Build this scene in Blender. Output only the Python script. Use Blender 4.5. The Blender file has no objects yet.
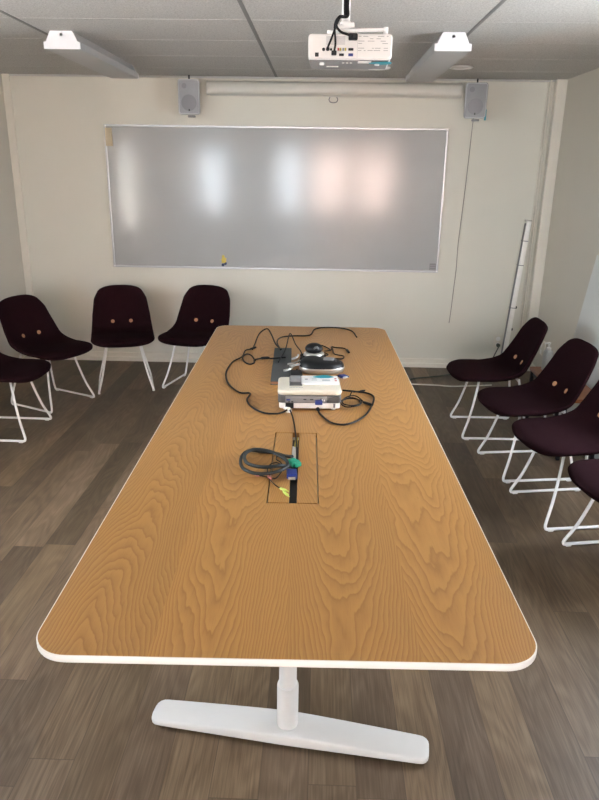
import bpy, bmesh, math, random
from mathutils import Vector, Matrix, Euler
random.seed(7)
C = bpy.context.scene.collection
PI = math.pi
SC = bpy.context.scene

# ------------------------------------------------------------------ materials
class NT:
    def __init__(s, name):
        s.m = bpy.data.materials.new(name); s.m.use_nodes = True
        s.t = s.m.node_tree; s.n = s.t.nodes; s.l = s.t.links
        s.bsdf = s.n['Principled BSDF']
    def node(s, typ, **kw):
        n = s.n.new(typ)
        for k, v in kw.items(): setattr(n, k, v)
        return n
    def put(s, sock, v):
        if isinstance(v, bpy.types.NodeSocket): s.l.new(v, sock)
        elif v is not None: sock.default_value = v
    def math(s, op, a, b=None, c=None):
        n = s.node('ShaderNodeMath', operation=op)
        s.put(n.inputs[0], a)
        if b is not None: s.put(n.inputs[1], b)
        if c is not None: s.put(n.inputs[2], c)
        return n.outputs[0]
    def coord(s, kind='Object'):
        return s.node('ShaderNodeTexCoord').outputs[kind]
    def sep(s, v):
        n = s.node('ShaderNodeSeparateXYZ'); s.put(n.inputs[0], v); return n.outputs
    def comb(s, x, y, z=0.0):
        n = s.node('ShaderNodeCombineXYZ')
        for i, v in enumerate((x, y, z)): s.put(n.inputs[i], v)
        return n.outputs[0]
    def noise(s, v, scale, detail=2.0, rough=0.5, dist=0.0):
        n = s.node('ShaderNodeTexNoise'); s.put(n.inputs['Vector'], v)
        n.inputs['Scale'].default_value = scale; n.inputs['Detail'].default_value = detail
        n.inputs['Roughness'].default_value = rough; n.inputs['Distortion'].default_value = dist
        return n.outputs[0]
    def white(s, v):
        n = s.node('ShaderNodeTexWhiteNoise', noise_dimensions='3D'); s.put(n.inputs['Vector'], v); return n.outputs['Value']
    def ramp(s, f, stops):
        n = s.node('ShaderNodeValToRGB'); s.put(n.inputs[0], f)
        e = n.color_ramp.elements
        while len(e) < len(stops): e.new(0.5)
        for q, (p, c) in zip(e, stops): q.position = p; q.color = (*c, 1)
        return n.outputs[0]
    def mix(s, f, a, b, mode='MIX'):
        n = s.node('ShaderNodeMix', data_type='RGBA', blend_type=mode)
        s.put(n.inputs[0], f)
        s.put(n.inputs[6], (*a, 1) if isinstance(a, tuple) else a)
        s.put(n.inputs[7], (*b, 1) if isinstance(b, tuple) else b)
        return n.outputs[2]
    def bump(s, h, strength=0.2, dist=0.01):
        n = s.node('ShaderNodeBump'); s.put(n.inputs['Height'], h)
        n.inputs['Strength'].default_value = strength; n.inputs['Distance'].default_value = dist
        s.l.new(n.outputs[0], s.bsdf.inputs['Normal'])
    def set(s, **kw):
        for k, v in kw.items():
            sock = s.bsdf.inputs[k.replace('_', ' ')]
            s.put(sock, (*v, 1) if isinstance(v, tuple) and len(v) == 3 and sock.type == 'RGBA' else v)
        return s

def simple(name, col, rough=0.5, metal=0.0, var=0.06, scale=40.0, bump=0.0, spec=0.5):
    """plain surface with a slight procedural mottling"""
    t = NT(name)
    n = t.noise(t.coord(), scale, 3.0)
    lo = tuple(c * (1 - var) for c in col); hi = tuple(min(1, c * (1 + var)) for c in col)
    t.set(Base_Color=t.mix(n, lo, hi), Roughness=rough, Metallic=metal)
    t.bsdf.inputs['Specular IOR Level'].default_value = spec
    if bump: t.bump(n, bump, 0.002)
    return t.m

M = {}
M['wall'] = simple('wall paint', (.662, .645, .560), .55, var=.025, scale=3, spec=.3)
M['wall_shaded'] = simple('shaded wall paint', (.575, .535, .458), .6, var=.025, scale=3, spec=.3)  # darker copy of the wall paint, shade of these walls put into colour
M['trim'] = simple('trim paint', (.70, .665, .575), .45, var=.02, scale=8)
M['white'] = simple('white lacquer', (.80, .79, .76), .35, var=.015)
M['white_metal'] = simple('white powder coat', (.88, .875, .86), .4, var=.02)
M['lamp'] = simple('white lamp enamel', (.78, .78, .80), .4, var=.02)
M['pedestal'] = simple('shaded pedestal coat', (.58, .575, .55), .42, var=.02)  # white powder coat darkened, the pedestal's shade is in the colour
M['grid_dark'] = simple('ceiling grid shadow gap', (.20, .195, .185), .6, var=.03)
M['lamp_body'] = simple('grey lamp body', (.42, .415, .41), .4, var=.03)
M['white_edge'] = simple('white edge band', (.80, .78, .72), .45, var=.02)
M['cream'] = simple('cream plastic', (.72, .67, .55), .4, var=.02)
M['case'] = simple('screen case enamel', (.57, .56, .50), .35, var=.02, scale=12)
M['speaker'] = simple('grey speaker plastic', (.47, .48, .49), .55, var=.04, scale=60)
M['grille'] = simple('speaker grille cloth', (.33, .335, .345), .7, var=.12, scale=900, bump=.3)
M['cone'] = simple('speaker cone', (.26, .265, .275), .7, var=.12, scale=900)
M['black'] = simple('black plastic', (.007, .007, .008), .45, var=.2, spec=.3)
M['rubber'] = simple('black cable rubber', (.0055, .005, .006), .5, var=.2, spec=.22)
M['grey_rubber'] = simple('dark grey cable rubber', (.026, .031, .03), .5, var=.15, spec=.25)
M['green_rubber'] = simple('dark green cable rubber', (.05, .06, .045), .5, var=.15)
M['pale_rubber'] = simple('white cable rubber', (.55, .53, .48), .5, var=.05)
M['wire'] = simple('thin grey wire', (.22, .20, .17), .6, var=.1)
M['darkgrey'] = simple('smoky grey plastic', (.085, .083, .08), .35, var=.08)
M['midgrey'] = simple('grey plastic', (.20, .20, .20), .4, var=.08)
M['silver'] = simple('silver plastic', (.50, .48, .44), .32, metal=.6, var=.05)
M['alu'] = simple('brushed aluminium', (.50, .51, .52), .35, metal=.75, var=.05)
M['alu_pole'] = simple('pale aluminium', (.86, .84, .79), .4, metal=.1, var=.05)
M['blue'] = simple('blue connector plastic', (.012, .03, .19), .4, var=.1)
M['teal_plug'] = simple('green connector plastic', (.01, .28, .17), .4, var=.1)
M['lime'] = simple('lime connector plastic', (.55, .66, .13), .4, var=.06)
M['pink'] = simple('pink connector plastic', (.62, .22, .20), .4, var=.06)
M['teal'] = simple('teal tape', (.02, .30, .37), .55, var=.08)
M['yellow'] = simple('yellow plastic', (.60, .46, .07), .45, var=.12)
M['navy'] = simple('dark blue magnet', (.008, .02, .075), .35, var=.1)
M['beige'] = simple('beige felt', (.56, .47, .32), .85, var=.06, scale=200)
M['sticker'] = simple('grey sticker', (.22, .22, .215), .6, var=.05)
M['red'] = simple('red button plastic', (.5, .03, .03), .4)
M['slate'] = simple('slate grey cover', (.05, .056, .056), .55, var=.08)
M['orange_wood'] = simple('orange varnished wood', (.32, .095, .022), .35, var=.15, scale=14)
M['board_brown'] = simple('brown page edge', (.30, .13, .06), .6, var=.1)
M['panel'] = simple('pale laminate', (.62, .63, .61), .45, var=.02, scale=5)
M['paper'] = simple('white paper', (.78, .77, .74), .7, var=.03)
M['print'] = simple('grey print', (.34, .34, .34), .6)
M['bottle'] = simple('white bottle plastic', (.55, .55, .53), .35, var=.03)
M['tbar'] = simple('ceiling grid enamel', (.52, .51, .48), .5, var=.03)
M['brick'] = None

def fabric():
    t = NT('aubergine wool')
    co = t.coord()
    n = t.noise(co, 420, 2); n2 = t.noise(co, 14, 2)
    c = t.mix(n, (.008, .0022, .0032), (.022, .0078, .0098))
    t.set(Base_Color=t.mix(t.math('MULTIPLY', n2, .35), c, (.006, .0016, .0024)), Roughness=.95)
    t.bsdf.inputs['Specular IOR Level'].default_value = .04
    t.bsdf.inputs['Sheen Weight'].default_value = .0
    t.bump(n, .35, .002)
    return t.m
M['fabric'] = fabric()

def button_wood():
    t = NT('button wood')
    n = t.noise(t.coord(), 160, 2)
    t.set(Base_Color=t.mix(n, (.38, .17, .075), (.56, .29, .14)), Roughness=.5)
    return t.m
M['button'] = button_wood()

def oak_floor():
    t = NT('grey brown oak planks')
    x, y, z = t.sep(t.coord())
    W, L = .145, 1.32
    row = t.math('FLOOR', t.math('DIVIDE', x, W))
    off = t.white(t.comb(row, 3.7, 1.3))
    yy = t.math('ADD', t.math('DIVIDE', y, L), t.math('MULTIPLY', off, 7.3))
    col = t.math('FLOOR', yy)
    rnd = t.white(t.comb(row, col, .5)); rnd2 = t.white(t.comb(row, col, 9.5))
    # grain: contour lines of a stretched noise, shifted per plank
    gx = t.math('ADD', x, t.math('MULTIPLY', rnd, 13.0)); gy = t.math('ADD', y, t.math('MULTIPLY', rnd2, 17.0))
    v1 = t.comb(t.math('MULTIPLY', gx, 7.5), t.math('MULTIPLY', gy, 1.3), 0.0)
    cath = t.noise(v1, 1.0, 1.5, .45)
    rings = t.math('SINE', t.math('MULTIPLY', cath, 75.0))
    fine = t.noise(t.comb(t.math('MULTIPLY', gx, 190.0), t.math('MULTIPLY', gy, 5.0), rnd), 1.0, 3.0, .6)
    blot = t.noise(t.comb(t.math('MULTIPLY', gx, 9.0), t.math('MULTIPLY', gy, 2.2), 0.3), 1.0, 3.0, .55)
    f = t.math('ADD', t.math('MULTIPLY', fine, .55), t.math('MULTIPLY', blot, .45))
    f = t.math('ADD', f, t.math('MULTIPLY', rings, .045))
    base = t.ramp(f, [(.25, (.066, .041, .022)), (.5, (.128, .086, .050)), (.72, (.195, .138, .087))])
    tone = t.math('ADD', .64, t.math('MULTIPLY', rnd, .66))
    tone = t.comb(tone, tone, t.math('ADD', tone, t.math('MULTIPLY', t.math('SUBTRACT', rnd2, .5), .08)))
    c = t.mix(1.0, base, tone, 'MULTIPLY')
    # joints between planks
    fx = t.math('FRACT', t.math('DIVIDE', x, W)); fy = t.math('FRACT', yy)
    jx = t.math('LESS_THAN', t.math('MINIMUM', fx, t.math('SUBTRACT', 1.0, fx)), .010)
    jy = t.math('LESS_THAN', t.math('MINIMUM', fy, t.math('SUBTRACT', 1.0, fy)), .0012)
    j = t.math('MAXIMUM', jx, jy)
    t.set(Base_Color=t.mix(t.math('MULTIPLY', j, .45), c, (.03, .022, .015)), Roughness=t.math('ADD', .40, t.math('MULTIPLY', fine, .16)))
    t.bsdf.inputs['Specular IOR Level'].default_value = .40
    t.bump(t.math('SUBTRACT', fine, t.math('MULTIPLY', j, 1.2)), .10, .002)
    return t.m
M['floor'] = oak_floor()

def ash_veneer():
    t = NT('ash veneer')
    x, y, z = t.sep(t.coord())
    W = .30                                                        # veneer leaves laid side by side
    fl = t.math('DIVIDE', t.math('ADD', x, .60), W)
    leaf = t.math('FLOOR', fl)
    rnd = t.white(t.comb(leaf, 2.2, .7)); rnd2 = t.white(t.comb(leaf, 8.1, .2))
    gx = t.math('ADD', t.math('SUBTRACT', t.math('SUBTRACT', fl, leaf), .5), t.math('MULTIPLY', t.math('SUBTRACT', rnd, .5), .35))
    wob = t.noise(t.comb(t.math('MULTIPLY', x, 4.0), t.math('MULTIPLY', t.math('ADD', y, t.math('MULTIPLY', rnd, 11.0)), .75), rnd2), 1.0, 2.0, .5)
    wob2 = t.noise(t.comb(t.math('MULTIPLY', x, 14.0), t.math('MULTIPLY', y, 3.6), rnd2), 1.0, 2.0, .5)
    # nested cathedral arches: a parabola in the leaf plus slow drift along its length
    par = t.math('MULTIPLY', t.math('MULTIPLY', gx, gx), 4.4)
    drift = t.math('MULTIPLY', t.math('ADD', y, t.math('MULTIPLY', rnd2, 5.0)), t.math('MULTIPLY', t.math('SUBTRACT', t.math('GREATER_THAN', rnd, .5), .5), 2.6))
    d = t.math('ADD', t.math('SUBTRACT', par, drift), t.math('MULTIPLY', wob, 2.0))
    d = t.math('ADD', d, t.math('MULTIPLY', wob2, .34))
    jig = t.noise(t.comb(t.math('MULTIPLY', x, 75.0), t.math('MULTIPLY', y, 16.0), .4), 1.0, 1.0, .5)
    d = t.math('ADD', d, t.math('MULTIPLY', jig, .055))
    s = t.math('FRACT', t.math('MULTIPLY', d, 9.5))
    ring = t.ramp(s, [(0.0, (.12, .12, .12)), (.10, (1, 1, 1)), (.30, (.55, .55, .55)), (.85, (.12, .12, .12)), (1.0, (.12, .12, .12))])
    pores = t.noise(t.comb(t.math('MULTIPLY', x, 480.0), t.math('MULTIPLY', y, 13.0), 0.0), 1.0, 2.0, .6)
    str_ = t.noise(t.comb(t.math('MULTIPLY', x, 60.0), t.math('MULTIPLY', y, .8), rnd), 1.0, 2.0, .6)
    c = t.mix(t.math('MULTIPLY', ring, .66), (.46, .240, .074), (.245, .100, .023))
    c = t.mix(t.math('MULTIPLY', t.math('SUBTRACT', str_, .35), .5), c, (.30, .140, .040))
    pm = t.math('MULTIPLY', t.math('GREATER_THAN', pores, .60), t.math('ADD', .115, t.math('MULTIPLY', ring, .22)))
    c = t.mix(pm, c, (.24, .11, .035))
    tone = t.math('ADD', .90, t.math('MULTIPLY', rnd, .18))
    c = t.mix(1.0, c, t.comb(tone, tone, tone), 'MULTIPLY')
    t.set(Base_Color=c, Roughness=.36)
    t.bsdf.inputs['Specular IOR Level'].default_value = .42
    t.bump(pores, .05, .001)
    return t.m
M['ash'] = ash_veneer()

def ceiling_mat():
    t = NT('mineral fibre tile')
    co = t.coord()
    n = t.noise(co, 95, 3, .65); v = t.node('ShaderNodeTexVoronoi'); t.put(v.inputs['Vector'], co); v.inputs['Scale'].default_value = 170
    n2 = t.noise(co, 1.2, 2)
    f = t.math('ADD', t.math('MULTIPLY', n, .75), t.math('MULTIPLY', v.outputs['Distance'], .35))
    c = t.ramp(f, [(.28, (.30, .29, .275)), (.55, (.50, .49, .465)), (.75, (.60, .59, .565))])
    t.set(Base_Color=t.mix(t.math('MULTIPLY', n2, .12), c, (.50, .485, .45)), Roughness=.9)
    t.bsdf.inputs['Specular IOR Level'].default_value = .15
    t.bump(f, .35, .004)
    return t.m
M['ceiling'] = ceiling_mat()

def board_mat():
    t = NT('whiteboard enamel')
    co = t.coord()
    n = t.noise(co, 2.2, 3); n2 = t.noise(co, 7, 4, .6)
    c = t.mix(n, (.355, .362, .352), (.405, .412, .400))
    t.set(Base_Color=c, Roughness=t.math('ADD', .115, t.math('MULTIPLY', n2, .05)))
    t.bsdf.inputs['Specular IOR Level'].default_value = .40
    return t.m
M['board'] = board_mat()

def glass_mat():
    t = NT('window glass')
    tr = t.node('ShaderNodeBsdfTransparent'); gl = t.node('ShaderNodeBsdfGlossy'); gl.inputs['Roughness'].default_value = .02
    n = t.noise(t.coord(), 2, 1)
    mx = t.node('ShaderNodeMixShader'); t.put(mx.inputs[0], t.math('ADD', .05, t.math('MULTIPLY', n, .02)))
    t.l.new(tr.outputs[0], mx.inputs[1]); t.l.new(gl.outputs[0], mx.inputs[2])
    t.l.new(mx.outputs[0], t.n['Material Output'].inputs[0])
    return t.m
M['glass'] = glass_mat()

def brick_mat():
    t = NT('red brick')
    b = t.node('ShaderNodeTexBrick'); t.put(b.inputs['Vector'], t.coord())
    x, y, z = t.sep(t.coord()); t.put(b.inputs['Vector'], t.comb(t.math('ADD', x, y), z, 0.0))
    b.inputs['Color1'].default_value = (.58, .40, .35, 1); b.inputs['Color2'].default_value = (.64, .44, .38, 1); b.inputs['Mortar'].default_value = (.6, .5, .44, 1)
    b.inputs['Scale'].default_value = 4
    t.set(Base_Color=b.outputs['Color'], Roughness=.85)
    return t.m
M['brick'] = brick_mat()

# ------------------------------------------------------------------ mesh helpers
class MB:
    def __init__(s): s.b = bmesh.new()
    def box(s, lo, hi, bev=0.0, seg=2, mat=None):
        vs = [s.b.verts.new((x, y, z)) for z in (lo[2], hi[2]) for y in (lo[1], hi[1]) for x in (lo[0], hi[0])]
        fs = [s.b.faces.new([vs[i] for i in q]) for q in ((0, 2, 3, 1), (4, 5, 7, 6), (0, 1, 5, 4), (2, 6, 7, 3), (0, 4, 6, 2), (1, 3, 7, 5))]
        if bev > 0:
            es = {e for f in fs for e in f.edges}
            r = bmesh.ops.bevel(s.b, geom=list(es), offset=bev, segments=seg, profile=.5, affect='EDGES')
            if mat is not None: bmesh.ops.transform(s.b, matrix=mat, verts=list({v for f in r['faces'] for v in f.verts} | {v for v in vs if v.is_valid}))
        elif mat is not None: bmesh.ops.transform(s.b, matrix=mat, verts=vs)
        return s
    def ring(s, pts): return [s.b.verts.new(p) for p in pts]
    def loft(s, rings, cap=True, closed=False):
        R = [s.ring(r) for r in rings]; n = len(R[0])
        pairs = list(zip(R, R[1:])) + ([(R[-1], R[0])] if closed else [])
        for a, b in pairs:
            for i in range(n):
                j = (i + 1) % n; s.b.faces.new((a[i], a[j], b[j], b[i]))
        if cap and not closed:
            s.b.faces.new(R[0][::-1]); s.b.faces.new(R[-1])
        return s
    def lathe(s, prof, org=(0, 0, 0), mat=None, n=24):
        """prof: (r, z) along z"""
        m = mat or Matrix.Identity(4); o = Vector(org)
        rings = [[o + (m @ Vector((max(r, 1e-4) * math.cos(2 * PI * k / n), max(r, 1e-4) * math.sin(2 * PI * k / n), z))) for k in range(n)] for r, z in prof]
        return s.loft(rings)
    def prism(s, outline, z0, z1, bev=0.0):
        """outline (x, y); optional rounded rims"""
        if bev <= 0: return s.loft([[(x, y, z0) for x, y in outline], [(x, y, z1) for x, y in outline]])
        rings = []
        ins = inset(outline, bev)
        k = 3
        for i in range(k + 1):
            a = PI / 2 * i / k; f = 1 - math.sin(a); z = z0 + bev * (1 - math.cos(a))
            rings.append([(x + (u - x) * f, y + (v - y) * f, z) for (x, y), (u, v) in zip(outline, ins)])
        for i in range(k + 1):
            a = PI / 2 * i / k; f = 1 - math.cos(a); z = z1 - bev * (1 - math.sin(a))
            rings.append([(x + (u - x) * f, y + (v - y) * f, z) for (x, y), (u, v) in zip(outline, ins)])
        return s.loft(rings)
    def tube(s, pts, r, n=8, closed=False):
        P = [Vector(p) for p in pts]; m = len(P); rings = []
        rr = r if isinstance(r, (list, tuple)) else [r] * m
        def tan(i):
            a = P[(i - 1) % m] if closed or i > 0 else P[i]; b = P[(i + 1) % m] if closed or i < m - 1 else P[i]
            d = b - a
            return d.normalized() if d.length > 1e-9 else Vector((1, 0, 0))
        t0 = tan(0); u = t0.orthogonal().normalized()
        for i in range(m):
            t = tan(i); u = (u - t * u.dot(t))
            u = u.normalized() if u.length > 1e-6 else t.orthogonal().normalized()
            w = t.cross(u)
            rings.append([P[i] + (u * math.cos(2 * PI * k / n) + w * math.sin(2 * PI * k / n)) * rr[i] for k in range(n)])
        return s.loft(rings, closed=closed)
    def xf(s, m): bmesh.ops.transform(s.b, matrix=m, verts=s.b.verts[:]); return s
    def build(s, name, mat, parent=None, smooth=True, ang=40):
        bmesh.ops.recalc_face_normals(s.b, faces=s.b.faces[:])
        me = bpy.data.meshes.new(name); s.b.to_mesh(me); s.b.free()
        me.materials.append(M[mat] if isinstance(mat, str) else mat)
        if smooth:
            me.shade_smooth(); me.set_sharp_from_angle(angle=math.radians(ang))
        o = bpy.data.objects.new(name, me); C.objects.link(o)
        if parent: o.parent = parent
        return o

def inset(outline, d):
    n = len(outline); out = []
    area = sum(outline[i][0] * outline[(i + 1) % n][1] - outline[(i + 1) % n][0] * outline[i][1] for i in range(n))
    sg = 1 if area > 0 else -1
    for i in range(n):
        (x0, y0), (x, y), (x1, y1) = outline[i - 1], outline[i], outline[(i + 1) % n]
        a = Vector((x - x0, y - y0)); b = Vector((x1 - x, y1 - y))
        a = a.normalized() if a.length > 1e-9 else b.normalized(); b = b.normalized() if b.length > 1e-9 else a
        na = Vector((-a.y, a.x)) * sg; nb = Vector((-b.y, b.x)) * sg
        m = na + nb; m = m / max(.3, m.dot(m) / 2)
        out.append((x + m.x * d, y + m.y * d))
    return out

def rrect(cx, cy, w, h, r, n=5):
    pts = []
    for (sx, sy, a0) in ((1, -1, -PI / 2), (1, 1, 0), (-1, 1, PI / 2), (-1, -1, PI)):
        ox, oy = cx + sx * (w / 2 - r), cy + sy * (h / 2 - r)
        for k in range(n + 1):
            a = a0 + PI / 2 * k / n
            pts.append((ox + r * math.cos(a), oy + r * math.sin(a)))
    return pts

def spline(pts, step=5, closed=False):
    P = [Vector(p) for p in pts]; n = len(P); out = []
    rng = n if closed else n - 1
    for i in range(rng):
        p0 = P[(i - 1) % n] if closed or i > 0 else P[0] * 2 - P[1]
        p1, p2 = P[i], P[(i + 1) % n]
        p3 = P[(i + 2) % n] if closed or i + 2 < n else p2 * 2 - p1
        for k in range(step):
            t = k / step
            out.append(.5 * ((2 * p1) + (p2 - p0) * t + (2 * p0 - 5 * p1 + 4 * p2 - p3) * t * t + (3 * p1 - p0 - 3 * p2 + p3) * t ** 3))
    if not closed: out.append(P[-1])
    return out

def tag(o, label, cat, group=None):
    o['label'] = label; o['category'] = cat
    if group: o['group'] = group
    return o
def thing(name, label, cat, loc=(0, 0, 0), rz=0.0, group=None):
    o = bpy.data.objects.new(name, None); C.objects.link(o)
    o.location = loc; o.rotation_euler = (0, 0, rz); o.empty_display_size = .1
    return tag(o, label, cat, group)
def struct(o): o['kind'] = 'structure'; return o
def dup(root, loc, rz, label):
    r = root.copy(); C.objects.link(r); r.location = loc; r.rotation_euler = (0, 0, rz); r['label'] = label
    for ch in list(root.children):
        c = ch.copy(); C.objects.link(c); c.parent = r
        for g in list(ch.children):
            d = g.copy(); C.objects.link(d); d.parent = c
    return r
def RX(a): return Matrix.Rotation(a, 4, 'X')
def RY(a): return Matrix.Rotation(a, 4, 'Y')
def RZ(a): return Matrix.Rotation(a, 4, 'Z')
def TR(x, y, z): return Matrix.Translation((x, y, z))

# ------------------------------------------------------------------ room
XL, XR, YB, YF, H = -2.72, 1.997, 6.276, -3.2, 2.486
struct(MB().box((XL - .2, YF - .2, -.12), (XR + .2, YB + .2, 0)).build('floor', 'floor', smooth=False))
# ceiling: mineral tiles 1.2 x 0.6 in a grid, one mesh
cm = MB()
xs = [-2.845, -1.64, -.40, .803, 2.01]
ys = [YB + .12 - .0] + [5.80 - .6 * k for k in range(18)]
ys = [y for y in ys if y > YF - .7] 
for i in range(4):
    for j in range(len(ys) - 1):
        a0, a1, b0, b1 = xs[i] + .007, xs[i + 1] - .007, ys[j + 1] + .0016, ys[j] - .0016
        cm.box((a0, b0, H), (a1, b1, H + .03), .0035, 1)
cm.box((XL - .2, YF - .5, H + .031), (XR + .2, YB + .3, H + .12))
struct(cm.build('ceiling', 'ceiling', smooth=False))
gm = MB()
for x in xs[1:4]: gm.box((x - .0105, YF, H - .0015), (x + .0105, YB, H + .006))
struct(gm.build('trim_1', 'grid_dark', smooth=False))

def wall_holes(name, axis, at, thick, u0, u1, holes, mat):
    """wall in a vertical plane with rectangular openings (u0, u1, z0, z1)"""
    b = MB(); us = sorted({u0, u1, *[q for h in holes for q in h[:2]]})
    def bx(a, c, z0, z1):
        if axis == 'y': b.box((a, at, z0), (c, at + thick, z1))
        else: b.box((at, a, z0), (at + thick, c, z1))
    for a, c in zip(us, us[1:]):
        hs = [h for h in holes if h[0] <= a + 1e-6 and h[1] >= c - 1e-6]
        if not hs: bx(a, c, 0, H + .05)
        else: bx(a, c, 0, hs[0][2]); bx(a, c, hs[0][3], H + .05)
    return struct(b.build(name, mat, smooth=False))

struct(MB().box((XL - .2, YB, 0), (XR + .2, YB + .2, H + .05)).build('wall_back', 'wall', smooth=False))
REAR = [(-2.66, -2.16, .86, 2.22), (-.94, -.48, .86, 2.22), (-.22, .54, .86, 2.22), (.80, 1.54, .86, 2.22)]
LEFT = [(2.1, 2.85, .95, 2.15)]
RIGHT = [(2.5, 3.4, .95, 1.95)]
wall_holes('wall_rear', 'y', YF - .2, .2, XL - .2, XR, REAR, 'wall_shaded')
wall_holes('wall_left', 'x', XL - .2, .2, YF, YB, LEFT, 'wall_shaded')
wall_holes('wall_right', 'x', XR, .2, YF - .2, YB, RIGHT, 'wall_shaded')
def window(n, axis, at, h):
    u0, u1, z0, z1 = h
    f = MB(); t = .045
    def bx(a, c, q0, q1, d0=.03, d1=.10):
        if axis == 'y': f.box((a, at + d0, q0), (c, at + d1, q1), .004, 1)
        else: f.box((at + d0, a, q0), (at + d1, c, q1), .004, 1)
    bx(u0, u0 + t, z0, z1); bx(u1 - t, u1, z0, z1); bx(u0 + t, u1 - t, z0, z0 + t); bx(u0 + t, u1 - t, z1 - t, z1)
    root = struct(f.build('window_%d' % n, 'white', smooth=False))
    g = MB()
    if axis == 'y': g.box((u0 + t, at + .06, z0 + t), (u1 - t, at + .068, z1 - t))
    else: g.box((at + .06, u0 + t, z0 + t), (at + .068, u1 - t, z1 - t))
    g.build('pane', 'glass', root, smooth=False)
    s = MB()
    if axis == 'y': s.box((u0 - .03, at + .1, z0 - .03), (u1 + .03, at + .24, z0), .004, 1)
    elif at < 0: s.box((at + .1, u0 - .03, z0 - .03), (at + .24, u1 + .03, z0), .004, 1)
    else: s.box((at - .04, u0 - .03, z0 - .03), (at + .1, u1 + .03, z0), .004, 1)
    s.build('sill', 'white', root, smooth=False)
    # daylight portal (helps the renderer find the sky through the opening)
    L = bpy.data.lights.new('daylight portal', 'AREA'); L.shape = 'RECTANGLE'; L.size = u1 - u0; L.size_y = z1 - z0
    L.cycles.is_portal = True
    o = bpy.data.objects.new('daylight portal', L); C.objects.link(o)
    if axis == 'y': o.location = ((u0 + u1) / 2, at + .02, (z0 + z1) / 2); o.rotation_euler = Vector((0, 1, 0)).to_track_quat('-Z', 'Z').to_euler()
    elif at < 0: o.location = (at + .02, (u0 + u1) / 2, (z0 + z1) / 2); o.rotation_euler = Vector((1, 0, 0)).to_track_quat('-Z', 'Z').to_euler()
    else: o.location = (at + .18, (u0 + u1) / 2, (z0 + z1) / 2); o.rotation_euler = Vector((-1, 0, 0)).to_track_quat('-Z', 'Z').to_euler()
k = 0
for h in REAR: k += 1; window(k, 'y', YF - .2, h)
for h in LEFT: k += 1; window(k, 'x', XL - .2, h)
for h in RIGHT: k += 1; window(k, 'x', XR, h)

def skirting(name, a, b):
    """stepped cable-duct skirting along x on the back wall"""
    prof = [(0, 0), (-.022, 0), (-.022, .036), (-.020, .040), (-.013, .043), (-.013, .078), (-.009, .084), (0, .084)]
    m = MB().loft([[(a, YB + y, z) for y, z in prof], [(b, YB + y, z) for y, z in prof]])
    return struct(m.build(name, 'trim', smooth=False))
skirting('baseboard_back', XL + .075, 1.858)
struct(MB().box((XR - .014, YF, 0), (XR, 6.20, .08), .003, 1).build('baseboard_right', 'trim', smooth=False))
struct(MB().box((XL, YF, 0), (XL + .014, YB - .03, .08), .003, 1).build('baseboard_left', 'trim', smooth=False))
# corner batten on the left, pilaster and cable duct on the right
struct(MB().box((XL, YB - .028, 0), (XL + .062, YB, H), .003, 1).build('trim_2', 'trim', smooth=False))
struct(MB().box((1.912, YB - .07, 0), (XR, YB, H), .003, 1).build('trim_3', 'trim', smooth=False))
dm = MB()
for (a, c, d) in ((1.856, 1.866, .012), (1.872, 1.886, .022), (1.894, 1.906, .012)): dm.box((a, YB - d, 0), (c, YB, H), .002, 1)
struct(dm.build('trim_4', 'trim', smooth=False))
cl = MB()
cl.box((XL, YB - .02, H - .014), (1.912, YB, H), .003, 1)
struct(cl.build('trim_5', 'tbar', smooth=False))

# neighbouring house opposite, seen only as a reflection in the board and the table
hb = thing('brick_building', 'red brick building across the yard, mirrored faintly in the whiteboard', 'building', (0, 0, 0))
b = MB(); b.box((-.35, -14.0, -7), (9.5, -9.0, 3.4)); b.build('wall', 'brick', hb, smooth=False)
b = MB(); b.box((-.55, -14.2, 3.4), (9.7, -8.8, 3.6), .02, 1); b.build('roof', 'slate', hb, smooth=False)

# ------------------------------------------------------------------ conference table
TC, TA = (-.087, 2.909), .0187
tb = thing('conference_table', 'long ash veneer conference table with white edge and T shaped foot', 'table', (*TC, 0), TA)
TW, TL, TH, TT = 1.137, 3.369, .735, .026
def frame_ring(outer, inner):
    return outer, inner
def top_mesh():
    """top sheet with a rectangular hatch opening: matching rays from outline to opening"""
    hw, hh, hy = .0838, .3113, -.635
    N = 160
    outer = rrect(0, 0, TW - .006, TL - .006, .085, 12)
    def dense(poly, n):
        P = [Vector(p) for p in poly] + [Vector(poly[0])]
        out = []
        for a, c in zip(P, P[1:]):
            m = max(1, int((c - a).length / .12))
            out += [a + (c - a) * i / m for i in range(m)]
        return out
    O = dense(outer, N)
    I = []
    for p in O:
        # project to the opening along the direction in normalised coordinates
        dx, dy = p.x / (TW / 2), (p.y - hy) / (TL / 2 - hy if p.y > hy else TL / 2 + hy)
        s = max(abs(dx), abs(dy)); I.append(Vector((dx / s * hw, hy + dy / s * hh)))
    return O, I
O, I = top_mesh()
b = MB()
r = [b.ring([(p.x, p.y, z) for p in q]) for q, z in ((O, TH), (I, TH), (I, TH - .02), (O, TH - .02))]
n = len(O)
for a, c in ((0, 1), (1, 2), (2, 3), (3, 0)):
    for i in range(n):
        j = (i + 1) % n
        f = [r[a][i], r[a][j], r[c][j], r[c][i]]
        if (f[2].co - f[3].co).length < 1e-7: f = f[:3]
        try: b.b.faces.new(f)
        except ValueError: pass
bmesh.ops.remove_doubles(b.b, verts=b.b.verts[:], dist=1e-6)
top = b.build('tabletop', 'ash', tb, smooth=False)
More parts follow.
